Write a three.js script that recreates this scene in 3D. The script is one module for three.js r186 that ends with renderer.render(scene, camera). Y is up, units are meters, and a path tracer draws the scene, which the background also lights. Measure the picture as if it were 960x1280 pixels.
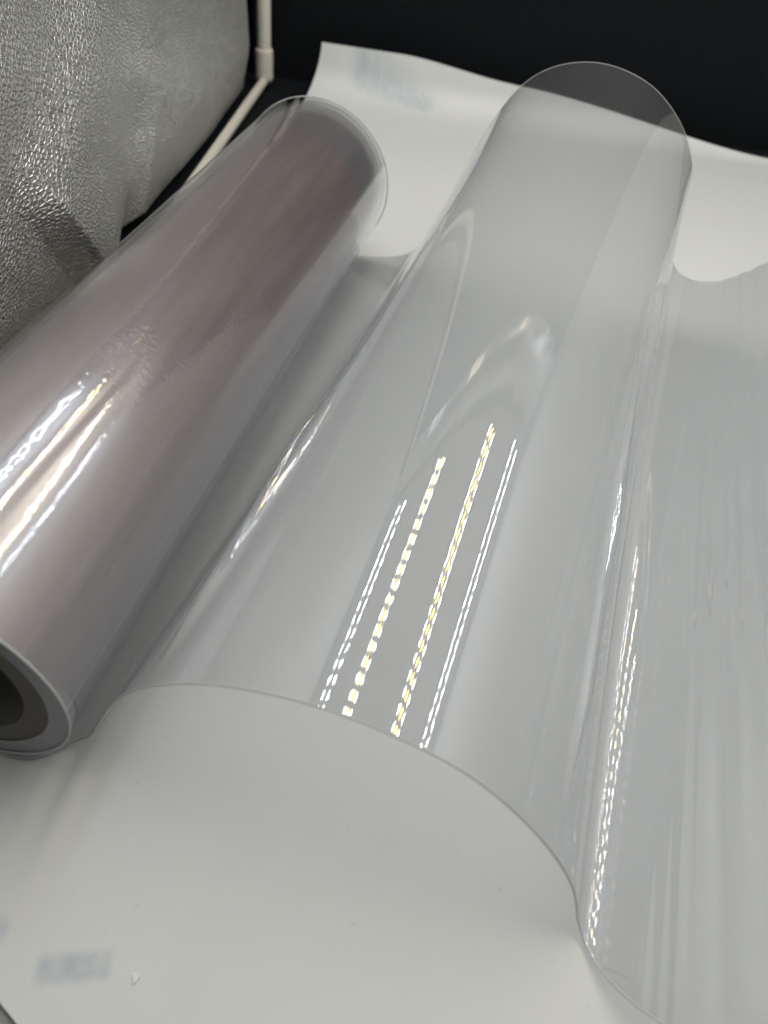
import * as THREE from 'three';
import { ImprovedNoise } from 'three/addons/math/ImprovedNoise.js';
import { RectAreaLightUniformsLib } from 'three/addons/lights/RectAreaLightUniformsLib.js';

// ---------------------------------------------------------------- camera, exposure, lamps
const scene = new THREE.Scene();
scene.background = new THREE.Color(0x000000);
const camera = new THREE.PerspectiveCamera(69, 960 / 1280, 0.01, 20);
camera.rotation.order = 'YXZ';
camera.position.set(0, 0.2937, 0);
camera.rotation.set(-0.8077, 0, 0.1504);
camera.focus = 0.36;
camera.userData.fStop = 8;
const renderer = new THREE.WebGLRenderer({ antialias: true });
renderer.toneMapping = THREE.LinearToneMapping;
renderer.toneMappingExposure = 1.0;
renderer.shadowMap.enabled = true;
RectAreaLightUniformsLib.init();

const CEIL = 0.86;                     // height of the light box's top panel
const BACK = -0.935;                   // back wall
const LAMP = { white: 150, warm: 164, wide: 0.0037, long: 0.0092, pitch: 0.0215, apart: 0.036 };
const STRIP_X = [-0.13, 0.045, 0.325, 0.515];
const STRIP_Z = [-0.85, -0.06];
const BOX_RIGHT = 0.6;

// ---------------------------------------------------------------- helpers
const V3 = (x, y, z) => new THREE.Vector3(x, y, z);
const noise = new ImprovedNoise();
const fbm = (x, y, z = 0, o = 4) => { let s = 0, a = 1, f = 1; for (let i = 0; i < o; i++) { s += a * noise.noise(x * f + 7.3 * i, y * f - 3.1 * i, z * f + 1.7 * i); a *= 0.5; f *= 2.03; } return s; };
let seed = 12345;
const rnd = () => { seed = (seed * 1664525 + 1013904223) >>> 0; return seed / 4294967296; };
const smooth = (a, b, x) => { const t = Math.min(1, Math.max(0, (x - a) / (b - a))); return t * t * (3 - 2 * t); };
const used = new Map();
function numbered(name) { const n = used.get(name) || 0; used.set(name, n + 1); return n ? `${name}_${String(n).padStart(3, '0')}` : name; }
function mesh(name, geometry, material, parent = scene) {
  const m = new THREE.Mesh(geometry, material); m.name = numbered(name); m.castShadow = m.receiveShadow = true; parent.add(m); return m;
}
function tag(o, label, category, group, kind) {
  o.userData.label = label; if (category) o.userData.category = category; if (group) o.userData.group = group; if (kind) o.userData.kind = kind; return o;
}
function base(name, x = 0, y = 0, z = 0) { const g = new THREE.Group(); g.name = numbered(name); g.position.set(x, y, z); scene.add(g); return g; }
// a sheet given by f(u, v) -> Vector3, uv in metres by uvf
function sheet(f, nu, nv, uvf) {
  const pos = [], uv = [], idx = [];
  for (let j = 0; j <= nv; j++) for (let i = 0; i <= nu; i++) {
    const p = f(i / nu, j / nv); pos.push(p.x, p.y, p.z);
    const q = uvf ? uvf(i / nu, j / nv, p) : [i / nu, j / nv]; uv.push(q[0], q[1]);
  }
  for (let j = 0; j < nv; j++) for (let i = 0; i < nu; i++) { const a = j * (nu + 1) + i, b = a + 1, c = a + nu + 1, d = c + 1; idx.push(a, b, d, a, d, c); }
  const g = new THREE.BufferGeometry();
  g.setAttribute('position', new THREE.Float32BufferAttribute(pos, 3)); g.setAttribute('uv', new THREE.Float32BufferAttribute(uv, 2));
  g.setIndex(idx); g.computeVertexNormals(); return g;
}
function tube(points, r, seg = 200, rad = 6, closed = false) { return new THREE.TubeGeometry(new THREE.CatmullRomCurve3(points, closed, 'centripetal'), seg, r, rad, closed); }
function dataTex(n, fn, srgb = false) {
  const d = new Uint8Array(n * n * 4);
  for (let y = 0; y < n; y++) for (let x = 0; x < n; x++) { const c = fn(x / n, y / n); const k = (y * n + x) * 4; for (let i = 0; i < 3; i++) d[k + i] = Math.max(0, Math.min(255, Math.round(255 * (Array.isArray(c) ? c[i] : c)))); d[k + 3] = 255; }
  const t = new THREE.DataTexture(d, n, n); t.wrapS = t.wrapT = THREE.RepeatWrapping; t.magFilter = THREE.LinearFilter; t.minFilter = THREE.LinearFilter; if (srgb) t.colorSpace = THREE.SRGBColorSpace; t.needsUpdate = true; return t;
}
// noise that repeats over the unit square
function tileNoise(u, v, f, z = 0, o = 3) {
  const n = (x, y) => fbm(x * f, y * f, z, o);
  const a = n(u, v), b = n(u - 1, v), c = n(u, v - 1), d = n(u - 1, v - 1), s = smooth(0, 1, u), t = smooth(0, 1, v);
  return (a * (1 - s) + b * s) * (1 - t) + (c * (1 - s) + d * s) * t;
}
function cells(n, stretch, pull, seedIn) {   // distance to the nearest of n scattered points: (nearest, second) on a repeating square
  seed = seedIn; const k = Math.round(Math.sqrt(n)), p = [];
  for (let j = 0; j < k; j++) for (let i = 0; i < k; i++) p.push([(i + 0.5 + pull * (rnd() - 0.5)) / k, (j + 0.5 + pull * (rnd() - 0.5)) / k]);
  return (u, v) => {
    let d1 = 9, d2 = 9; const ci = Math.floor(u * k), cj = Math.floor(v * k);
    for (let j = -2; j <= 2; j++) for (let i = -2; i <= 2; i++) {
      const ii = ((ci + i) % k + k) % k, jj = ((cj + j) % k + k) % k, q = p[jj * k + ii];
      let dx = u - q[0], dy = v - q[1]; dx -= Math.round(dx); dy -= Math.round(dy);
      const d = Math.hypot(dx * k * stretch, dy * k / stretch); if (d < d1) { d2 = d1; d1 = d; } else if (d < d2) d2 = d;
    }
    return [d1, d2];
  };
}

// ---------------------------------------------------------------- textures
const grain = cells(900, 0.8, 0.95, 5);
const T = {
  leather: dataTex(768, (u, v) => { const [a, b] = grain(u, v); const e = Math.min(1, (b - a) * 1.6); return 0.15 + 0.6 * Math.sqrt(e) + 0.12 * tileNoise(u, v, 40, 1, 2); }),
  ripple: dataTex(512, (u, v) => 0.5 + 0.12 * tileNoise(u, v, 14, 4, 2) + 0.3 * tileNoise(u, v, 52, 8, 2)),
  haze: dataTex(512, (u, v) => 0.88 + 0.2 * tileNoise(u * 1, v * 0.12, 60, 9, 3) + 0.1 * tileNoise(u, v, 8, 2, 4)),
  velvet: dataTex(256, (u, v) => 0.5 + 0.5 * tileNoise(u, v, 60, 2, 2)),
  marks: (() => {                        // the white sheet's tone, with a few faint printed or rubbed marks; 1.2 m a side
    const box = (x, z, cx, cz, w, h, turn, soft) => { const c = Math.cos(turn), q = Math.sin(turn), a = (x - cx) * c + (z - cz) * q, b = (z - cz) * c - (x - cx) * q; return smooth(soft, 0, Math.abs(a) - w) * smooth(soft, 0, Math.abs(b) - h); };
    const t = dataTex(1536, (u, v) => {
      const x = u * 1.2 - 0.3, z = v * 1.2 - 1.1, n = 0.012 * tileNoise(u, v, 9, 3, 3);
      const rub = 0.75 + 0.5 * tileNoise(u * 1, v, 260, 1, 3);
      const m = rub * (0.14 * box(x, z, -0.0795, -0.0520, 0.0095, 0.0022, -0.2, 0.004) + 0.1 * box(x, z, -0.1135, -0.0585, 0.0065, 0.002, -0.2, 0.004) + 0.13 * box(x, z, -0.062, -0.917, 0.04, 0.002, 0.2, 0.014));
      const dirt = Math.max(0, noise.noise(x * 420, z * 420, 5) - 0.62) * 0.25;
      return [0.872 + n - m * 0.9 - dirt, 0.88 + n - m * 0.75 - dirt, 0.88 + n - m * 0.55 - dirt];
    }, true);
    t.repeat.set(1 / 1.2, 1 / 1.2); t.offset.set(0.3 / 1.2, 1.1 / 1.2); return t;
  })(),
  paper: dataTex(256, (u, v) => 0.5 + 0.4 * tileNoise(u, v, 30, 6, 4)),
};
const rep = (t, x, y = x) => { const c = t.clone(); c.repeat.set(x, y); c.needsUpdate = true; return c; };
const LIN = (r, g, b) => new THREE.Color().setRGB(r, g, b);

// ---------------------------------------------------------------- materials
const M = {
  white: new THREE.MeshPhysicalMaterial({ color: LIN(1, 1, 1), map: T.marks, roughness: 0.5, bumpMap: rep(T.paper, 14), bumpScale: 0.00004 }),
  mat: new THREE.MeshStandardMaterial({ color: LIN(0.3, 0.3, 0.29), roughness: 0.7 }),
  velvet: new THREE.MeshPhysicalMaterial({ color: LIN(0.010, 0.0115, 0.014), roughness: 0.95, specularIntensity: 0.2, bumpMap: rep(T.velvet, 8), bumpScale: 0.0004 }),
  silver: new THREE.MeshPhysicalMaterial({ color: LIN(0.8, 0.8, 0.78), metalness: 0.8, roughness: 0.33, bumpMap: rep(T.leather, 11), bumpScale: 0.00105 }),
  foil: new THREE.MeshPhysicalMaterial({ color: LIN(0.9, 0.9, 0.89), metalness: 1, roughness: 0.16 }),
  lining: new THREE.MeshPhysicalMaterial({ color: LIN(0.88, 0.88, 0.87), metalness: 0.45, roughness: 0.42, bumpMap: rep(T.leather, 9), bumpScale: 0.0009 }),
  plastic: new THREE.MeshPhysicalMaterial({ color: LIN(0.72, 0.68, 0.6), roughness: 0.45 }),
  film: new THREE.MeshPhysicalMaterial({ color: LIN(0.895, 0.902, 0.915), roughness: 0.012, transmission: 1, thickness: 0, ior: 1.78, side: THREE.DoubleSide }),
  filmBack: new THREE.MeshPhysicalMaterial({ color: LIN(0.91, 0.917, 0.927), roughness: 0.34, specularIntensity: 0.5, transmission: 1, thickness: 0, ior: 1.5, side: THREE.DoubleSide }),
  roll: new THREE.MeshPhysicalMaterial({ color: LIN(0.9, 0.9, 0.92), roughness: 0.03, transmission: 1, thickness: 0, ior: 1.65, bumpMap: rep(T.ripple, 7, 7), bumpScale: 0.00008, side: THREE.DoubleSide }),
  ...Object.fromEntries([[0, 0.62, 2.3], [1, 0.4, 2.8], [2, 0.2, 2.0]].map(([i, r, n]) => ['haze' + i, new THREE.MeshPhysicalMaterial({ color: LIN(0.9, 0.895, 0.895), roughness: r, roughnessMap: rep(T.haze, 3, 2), transmission: i === 2 ? 0.935 : 0.965, thickness: 0, ior: n, side: THREE.DoubleSide })])),
  edge: new THREE.MeshPhysicalMaterial({ color: LIN(0.58, 0.59, 0.6), roughness: 0.25 }),
  rollEnd: new THREE.MeshPhysicalMaterial({ color: LIN(0.34, 0.35, 0.39), roughness: 0.35 }),
  core: new THREE.MeshPhysicalMaterial({ color: LIN(0.34, 0.152, 0.128), roughness: 0.75 }),
  collar: new THREE.MeshPhysicalMaterial({ color: LIN(0.15, 0.15, 0.165), roughness: 0.6 }),
  flake: new THREE.MeshStandardMaterial({ color: LIN(0.95, 0.95, 0.94), roughness: 0.5 }),
  coreIn: new THREE.MeshPhysicalMaterial({ color: LIN(0.16, 0.155, 0.15), roughness: 0.85 }),
  coreEnd: new THREE.MeshPhysicalMaterial({ color: LIN(0.17, 0.163, 0.145), roughness: 0.8 }),
  board: new THREE.MeshStandardMaterial({ color: LIN(0.75, 0.75, 0.75), roughness: 0.6 }),
  ledWhite: new THREE.MeshStandardMaterial({ color: LIN(0.9, 0.9, 0.85), emissive: LIN(0.94, 0.985, 1), emissiveIntensity: 6 }),
  ledWarm: new THREE.MeshStandardMaterial({ color: LIN(0.9, 0.8, 0.4), emissive: LIN(1, 0.56, 0.02), emissiveIntensity: 4 }),
};

// ---------------------------------------------------------------- the frame along the roll: a = along it (away), s = to its right
const A = V3(0.14132, 0, -0.98996), S = V3(0.98996, 0, 0.14132);
const C0 = V3(-0.14988, 0, -0.12057), LEN = 0.4403, R = 0.056, RC = 0.047;
const at = (t, s, y) => V3(C0.x + A.x * t + S.x * s, y, C0.z + A.z * t + S.z * s);

// ---------------------------------------------------------------- setting
const floorG = new THREE.PlaneGeometry(3, 3, 1, 1); floorG.rotateX(-Math.PI / 2); floorG.translate(0.3, -0.006, -0.4);
tag(mesh('floor', floorG, M.velvet), 'black velvet cloth lining the bottom of the light box', null, null, 'structure');
const backG = sheet((u, v) => { const x = -0.23 + (BOX_RIGHT + 0.24) * u, y = -0.01 + v * (CEIL + 0.02); return V3(x, y, BACK - 0.03 + 0.004 * fbm(x * 5, y * 4)); }, 60, 40);
tag(mesh('back_wall', backG, M.velvet), 'black velvet backdrop hanging across the back of the light box', null, null, 'structure');
const ceilG = new THREE.BoxGeometry(BOX_RIGHT + 0.25, 0.01, 0.92); ceilG.translate((BOX_RIGHT - 0.22) / 2, CEIL + 0.013, -0.5);
tag(mesh('ceiling', ceilG, M.lining), 'silver top panel of the light box carrying the lamp strips', null, null, 'structure');
const edgeG = sheet((u, v) => { const x = -0.2 + (BOX_RIGHT + 0.19) * u, a = v * Math.PI / 2, w = 0.004 * fbm(x * 7, v * 3); return V3(x, CEIL + 0.004 - 0.06 * (1 - Math.cos(a)) + w, BACK + 0.055 - 0.06 * Math.sin(a) + w); }, 120, 16);
tag(mesh('ceiling_edge', edgeG, M.foil), 'silver lining curving from the box top down onto the black backdrop', null, null, 'structure');
const rightG = new THREE.BoxGeometry(0.01, CEIL + 0.02, 0.95); rightG.translate(BOX_RIGHT, CEIL / 2, -0.5);
tag(mesh('wall_right', rightG, M.lining), 'silver fabric wall on the far side of the light box', null, null, 'structure');

// white sheet: flat, its far end bending up the backdrop
{
  const rise = x => 0.046 - 0.012 * smooth(-0.06, 0.08, x) - 0.03 * smooth(0.05, 0.38, x);
  const f = (u, v) => {
    const x0 = -0.155 + u * 0.85, x = x0 + 0.01 * smooth(0.1, 0.0, u) * smooth(0.8, 1, v);
    const zn = Math.min(0.12, -0.038 + 0.62 * (x0 + 0.096)), lim = BACK + 0.045, r = 0.035;
    const flat = zn - lim, up = rise(x), wMax = Math.acos(Math.max(-1, 1 - up / r) > 0.25 ? 1 - up / r : 0.25), extra = Math.max(0, up - r * (1 - Math.cos(wMax))) / Math.sin(wMax);
    const d = v < 0.8 ? flat * v / 0.8 : flat + (r * wMax + extra) * (v - 0.8) / 0.2;
    let y = 0.0015, z = zn - d;
    if (d > flat) { const q = (d - flat) / r, w = Math.min(q, wMax); z = lim - r * Math.sin(w); y += r * (1 - Math.cos(w)); if (q > wMax) { z -= (q - wMax) * r * Math.cos(wMax); y += (q - wMax) * r * Math.sin(wMax); } }
    return V3(x, y, z);
  };
  const g = sheet(f, 90, 200, (u, v, p) => [p.x, p.z]);
  tag(mesh('white_sheet', g, M.white), 'large matt white sheet spread under the film, far edge bent up against the black backdrop', 'sheet');
}

{
  const g = new THREE.BoxGeometry(0.9, 0.004, 0.5); g.translate(0.1, -0.0028, 0.1);
  tag(mesh('grey_board', g, M.mat), 'grey board showing past the white sheet in the near left corner', 'board');
}

// ---------------------------------------------------------------- silver side panel with fold creases
{
  const g0 = base('silver_panel');
  const fold = (z, y) => {
    let d = 0.007 * fbm(z * 3.2 + 4, y * 3.5, 0, 3);
    const crease = (z0, y0, z1, y1, nearW, farW, h, ends) => {      // a ridge along a line, its two flanks of their own widths
      const L = Math.hypot(z1 - z0, y1 - y0), tz = (z1 - z0) / L, ty = (y1 - y0) / L, a = ((z - z0) * tz + (y - y0) * ty) / L, q = (y - y0) * tz - (z - z0) * ty;
      const w = q > 0 ? nearW : farW, t = Math.max(0, 1 - Math.sqrt(q * q + 9e-6) / w);
      d += h * t * smooth(-ends, 0.05, a) * smooth(1 + ends, 0.95, a);
    };
    crease(-0.398, 0.082, -0.455, 0.0, 0.018, 0.2, 0.014, 0.5);
    crease(-0.562, 0.084, -0.525, -0.01, 0.08, 0.035, -0.011, 0.4);
    crease(-0.57, 0.10, -0.69, 0.06, 0.03, 0.07, 0.007, 0.5);
    crease(-0.34, 0.16, -0.60, 0.115, 0.05, 0.07, 0.006, 0.6);
    return d;
  };
  const f = (u, v) => { const z = -0.885 + 1.1 * u, y = 0.004 + v * (CEIL - 0.01); const x = -0.212 - 0.042 * (z - BACK) * -1 * 0 - 0.006 + fold(z, y) - 0.007 * smooth(0.05, 0, y); return V3(x, y, z); };
  mesh('fabric', sheet(f, 330, 260, (u, v, p) => [p.z, p.y]), M.silver, g0);
  tag(g0, 'crumpled silver reflective fabric side panel with embossed grain, beside the film roll', 'panel');
}
// cream frame poles in the corner
{
  const g0 = base('frame_pole');
  const px = -0.208, pz = -0.922;
  const vp = new THREE.CylinderGeometry(0.0075, 0.0075, CEIL, 24); vp.translate(px, CEIL / 2 + 0.03, pz);
  mesh('upright', vp, M.plastic, g0);
  const cn = new THREE.LatheGeometry([[0.0001, -0.004], [0.0085, -0.004], [0.0098, 0.0], [0.0098, 0.026], [0.0092, 0.0285], [0.0075, 0.0287]].map(p => new THREE.Vector2(...p)), 28); cn.translate(px, 0.006, pz);
  mesh('corner_connector', cn, M.plastic, g0);
  const hp = new THREE.CylinderGeometry(0.0048, 0.0048, 0.85, 24); hp.rotateX(Math.PI / 2); hp.translate(px, 0.003, pz + 0.425);
  mesh('floor_rail', hp, M.plastic, g0);
  tag(g0, 'cream plastic tube frame in the corner between silver panel and black backdrop', 'frame');
}

// ---------------------------------------------------------------- film roll
{
  const g0 = base('film_roll', C0.x, 0, C0.z);
  const lp = (t, s, y) => at(t, s, y).sub(V3(C0.x, 0, C0.z));
  const shell = (r, t0, t1, wob, ph) => sheet((u, v) => {
    const th = u * Math.PI * 2, t = t0 + (t1 - t0) * v, rr = r + wob * (noise.noise(Math.cos(th) * 1.6 + ph, Math.sin(th) * 1.6, t * 7) + 0.5 * noise.noise(Math.cos(th) * 5, Math.sin(th) * 5 + ph, t * 9));
    return lp(t, rr * Math.sin(th), R + 0.001 + rr * Math.cos(th));
  }, 160, 60, (u, v) => [u * Math.PI * 2 * r, v * (t1 - t0)]);
  const tubeG = shell(RC, 0.001, LEN - 0.045, 0, 0);
  mesh('core_tube', tubeG, M.core, g0);
  mesh('core_collar', shell(RC - 0.0003, LEN - 0.05, LEN - 0.004, 0, 0), M.collar, g0);
  mesh('core_lining', shell(0.038, 0.001, LEN - 0.045, 0, 0), M.coreIn, g0);
  const ring = (r0, r1, t, wob = 0) => sheet((u, v) => { const th = u * Math.PI * 2, r = r0 + (r1 - r0) * v; return lp(t, r * Math.sin(th), R + 0.001 + r * Math.cos(th)); }, 96, 6);
  mesh('core_rim', ring(0.038, RC, 0.0012), M.coreEnd, g0);
  mesh('wound_edge', ring(RC + 0.0003, R - 0.0012, 0.0006), M.rollEnd, g0);
  const rs = [RC + 0.0012, RC + 0.0034, RC + 0.0058, R - 0.0006];
  rs.forEach((r, i) => mesh('film_layer', shell(r, i === 3 ? 0 : 0.0015, LEN, i === 3 ? 0.0004 : 0.0007, i * 3.1), i === 3 ? M.roll : M['haze' + i], g0));
  const circ = (r, t) => Array.from({ length: 48 }, (_, k) => { const th = k / 48 * Math.PI * 2; return lp(t, r * Math.sin(th), R + 0.001 + r * Math.cos(th)); });
  mesh('cut_edge', tube(circ(R - 0.0006, LEN), 0.0004, 160, 6, true), M.edge, g0);
  mesh('cut_edge', tube(circ(R - 0.0006, 0), 0.0005, 160, 6, true), M.edge, g0);
  tag(g0, 'thick roll of clear film wound on a brown cardboard core beside the silver panel', 'film roll');
}

// ---------------------------------------------------------------- unrolled film: cross-sections as [along, right, up], near and far
const A2 = V3(Math.sin(0.1418 + 0.0611), 0, -Math.cos(0.1418 + 0.0611)), S2 = V3(-A2.z, 0, A2.x), O2 = at(0, 0.2445, 0);
const byRoll = (t, s, y) => at(t, s, y).toArray();
const byArch = (t, s, y) => [O2.x + A2.x * t + S2.x * s, y, O2.z + A2.z * t + S2.z * s];
const NEAR = [byRoll(0, 0, 0.0006), byRoll(0, 0.013, 0.0028), byRoll(0, 0.028, 0.0028), byArch(0, -0.2035, 0.0045), ...[
  [-0.1951, 0.0145], [-0.1853, 0.0383], [-0.1754, 0.0574], [-0.1612, 0.0733], [-0.1417, 0.0866], [-0.1193, 0.0947], [-0.0955, 0.0970], [-0.0693, 0.0925], [-0.0538, 0.0857], [-0.0389, 0.0738], [-0.0246, 0.0575], [-0.0130, 0.0394], [-0.0068, 0.0237], [-0.0032, 0.0125], [0, 0.0050]].map(p => byArch(0, ...p)),
  byRoll(-0.007, 0.2487, 0.0036), byRoll(-0.016, 0.2565, 0.0075), byRoll(-0.0245, 0.2685, 0.0155), byRoll(-0.032, 0.287, 0.0275), byRoll(-0.045, 0.315, 0.0455), byRoll(-0.05, 0.355, 0.071), byRoll(-0.05, 0.42, 0.092), byRoll(-0.05, 0.48, 0.08), byRoll(-0.05, 0.56, 0.02)];
const FAR = [byRoll(LEN, 0, 0.0006), byRoll(LEN, 0.025, 0.003), byRoll(LEN, 0.05, 0.005), byRoll(LEN, 0.078, 0.014), ...[
  [-0.185, 0.025], [-0.1754, 0.0478], [-0.1604, 0.0920], [-0.1455, 0.1290], [-0.1300, 0.1492], [-0.1100, 0.1600], [-0.0860, 0.1638], [-0.0600, 0.1585], [-0.0430, 0.1490], [-0.0300, 0.1380], [-0.0205, 0.1255], [-0.0140, 0.1125], [-0.0105, 0.0860], [-0.0085, 0.066], [-0.004, 0.052], [0.005, 0.0445]].map(p => byArch(LEN, ...p)),
  byRoll(LEN, 0.289, 0.0420), byRoll(LEN, 0.299, 0.0435), byRoll(LEN, 0.309, 0.0485), byRoll(LEN, 0.322, 0.060), byRoll(LEN, 0.350, 0.084), byRoll(LEN, 0.41, 0.10), byRoll(LEN, 0.48, 0.08), byRoll(LEN, 0.56, 0.02)];
function spline(P, u) {
  const n = P.length - 1, x = Math.min(n - 1e-6, Math.max(0, u * n)), i = Math.floor(x), f = x - i;
  const g = k => P[Math.min(n, Math.max(0, k))], a = g(i - 1), b = g(i), c = g(i + 1), d = g(i + 2);
  return [0, 1, 2].map(k => 0.5 * (2 * b[k] + (c[k] - a[k]) * f + (2 * a[k] - 5 * b[k] + 4 * c[k] - d[k]) * f * f + (3 * b[k] - a[k] - 3 * c[k] + d[k]) * f * f * f));
}
const NK = NEAR.length - 1;
const WIDE = [[-0.6, 1], [-0.4, 2], [-0.2, 3], [0, 3], [0.2, 3], [0.4, 2], [0.6, 1]];
function soft(P, u) { const q = [0, 0, 0]; for (const [d, w] of WIDE) { const p = spline(P, u + d / NK); for (let i = 0; i < 3; i++) q[i] += p[i] * w / 15; } return q; }
function filmBase(u, v) {
  const n = soft(NEAR, u), f = soft(FAR, u), w = Math.pow(v, 2);
  const mix = (k, q) => n[k] * (1 - q) + f[k] * q;
  return V3(mix(0, v), Math.max(0.0028, mix(1, w)), mix(2, v));
}
function film(u, v, off = 0) {
  const p = filmBase(u, v), e = 0.0008, a = filmBase(Math.max(0, u - e), v), b = filmBase(Math.min(1, u + e), v);
  const du = b.sub(a).normalize(), n = V3(0, 0, 0).crossVectors(du, A2).normalize(); if (n.y < 0) n.negate();
  const k = u * NK, fold = (c, w, h) => h * Math.exp(-(((k - c) / w) ** 2));
  let d = off;
  const near = smooth(-0.01, 0.15, v);
  const wr = (a, b) => 0.75 + 0.5 * noise.noise(v * 9, a, b);
  d += (fold(14.2 - 0.5 * v + 0.1 * noise.noise(v * 6, 3, 0.5), 0.135, 0.0056) + fold(14.75 - 0.5 * v, 0.12, 0.001)) * smooth(0.8, 0.3, v) * near * wr(1.5, 0.5);
  d += (fold(6.75 + 0.4 * v + 0.1 * noise.noise(v * 6, 8, 0.5), 0.125, 0.006) + fold(6.4 + 0.4 * v, 0.11, 0.0016)) * smooth(0.85, 0.35, v) * near * wr(4.5, 0.5);
  const right = smooth(20, 22, k);
  d += right * (0.0006 * noise.noise(k * 1.6, v * 1.6, 2) + 0.0006 * noise.noise(k * 4.5, v * 1.4, 5));
  d += 0.00012 * noise.noise(k * 0.6, v * 3, 7);
  return p.addScaledVector(n, d);
}
{
  const g0 = base('film_sheet');
  mesh('front_face', sheet(film, 640, 160, (u, v) => [u * 0.7, v * 0.44]), M.film, g0);
  mesh('back_face', sheet((u, v) => film(u, v, -0.0004), 640, 160, (u, v) => [u * 0.7, v * 0.44]), M.filmBack, g0);
  const e = v => Array.from({ length: 260 }, (_, i) => film(i / 259, v));
  mesh('cut_edge', tube(e(0), 0.00037, 700, 6), M.edge, g0);
  mesh('cut_edge', tube(e(1), 0.00022, 700, 6), M.edge, g0);
  tag(g0, 'unrolled clear glossy film arched into a tall tunnel and ripples across the white sheet', 'film sheet');
}

// a tiny flake that lies on the sheet
{
  const s = new THREE.Shape(); s.moveTo(-0.0014, 0.0016); s.quadraticCurveTo(-0.0004, 0.0012, 0, 0.0002); s.quadraticCurveTo(0.0006, 0.0014, 0.0017, 0.0012); s.quadraticCurveTo(0.0014, -0.001, 0.0002, -0.0022); s.quadraticCurveTo(-0.0012, -0.001, -0.0014, 0.0016);
  const g = new THREE.ExtrudeGeometry(s, { depth: 0.0003, bevelEnabled: false, curveSegments: 6 }); g.rotateX(-Math.PI / 2); g.rotateX(0.12);
  const o = mesh('paper_flake', g, M.flake); o.position.set(-0.0582, 0.0021, -0.0514); o.scale.setScalar(0.85);
  tag(o, 'tiny white flake lying on the white sheet beside the faint grey mark', 'flake');
}

// ---------------------------------------------------------------- lamp strips in the light box's top
{
  const chipG = new THREE.BoxGeometry(LAMP.wide, 0.0012, LAMP.long);
  STRIP_X.forEach((x, k) => {
    const g0 = base('led_strip', x, CEIL, 0);
    const b = new THREE.BoxGeometry(0.056, 0.003, STRIP_Z[1] - STRIP_Z[0] + 0.04); b.translate(0, 0.004, (STRIP_Z[0] + STRIP_Z[1]) / 2);
    mesh('circuit_board', b, M.board, g0);
    const mid = k === 1 || k === 2, P = LAMP.pitch;
    const n = Math.floor((STRIP_Z[1] - STRIP_Z[0]) / P);
    for (let i = 0; i <= n; i++) for (const row of mid ? [0, 1, 2] : [0, 1]) {
      const dx = [-0.5, 0.5, 0][row] * LAMP.apart, dz = [0, 0.5, 0.25][row] * P, warm = row === 2;
      const z = STRIP_Z[0] + i * P + dz, color = warm ? LIN(1, 0.56, 0.02) : LIN(0.89, 0.985, 1.06);
      const m = mesh('led_chip', chipG, warm ? M.ledWarm : M.ledWhite, g0); m.position.set(dx, 0.0015, z);
      const l = new THREE.RectAreaLight(color, warm ? LAMP.warm : LAMP.white, LAMP.wide, LAMP.long);
      l.position.set(dx, 0.0004, z); l.rotation.x = -Math.PI / 2; g0.add(l);
    }
    tag(g0, ['outer cool white lamp strip nearest the silver panel', 'inner mixed warm and white lamp strip nearer the silver panel', 'inner mixed warm and white lamp strip farther from the silver panel', 'outer cool white lamp strip farthest from the silver panel'][k] + ' in the box top', 'lamp strip', 'lamp strips in the light box top');
  });
}

renderer.render(scene, camera);
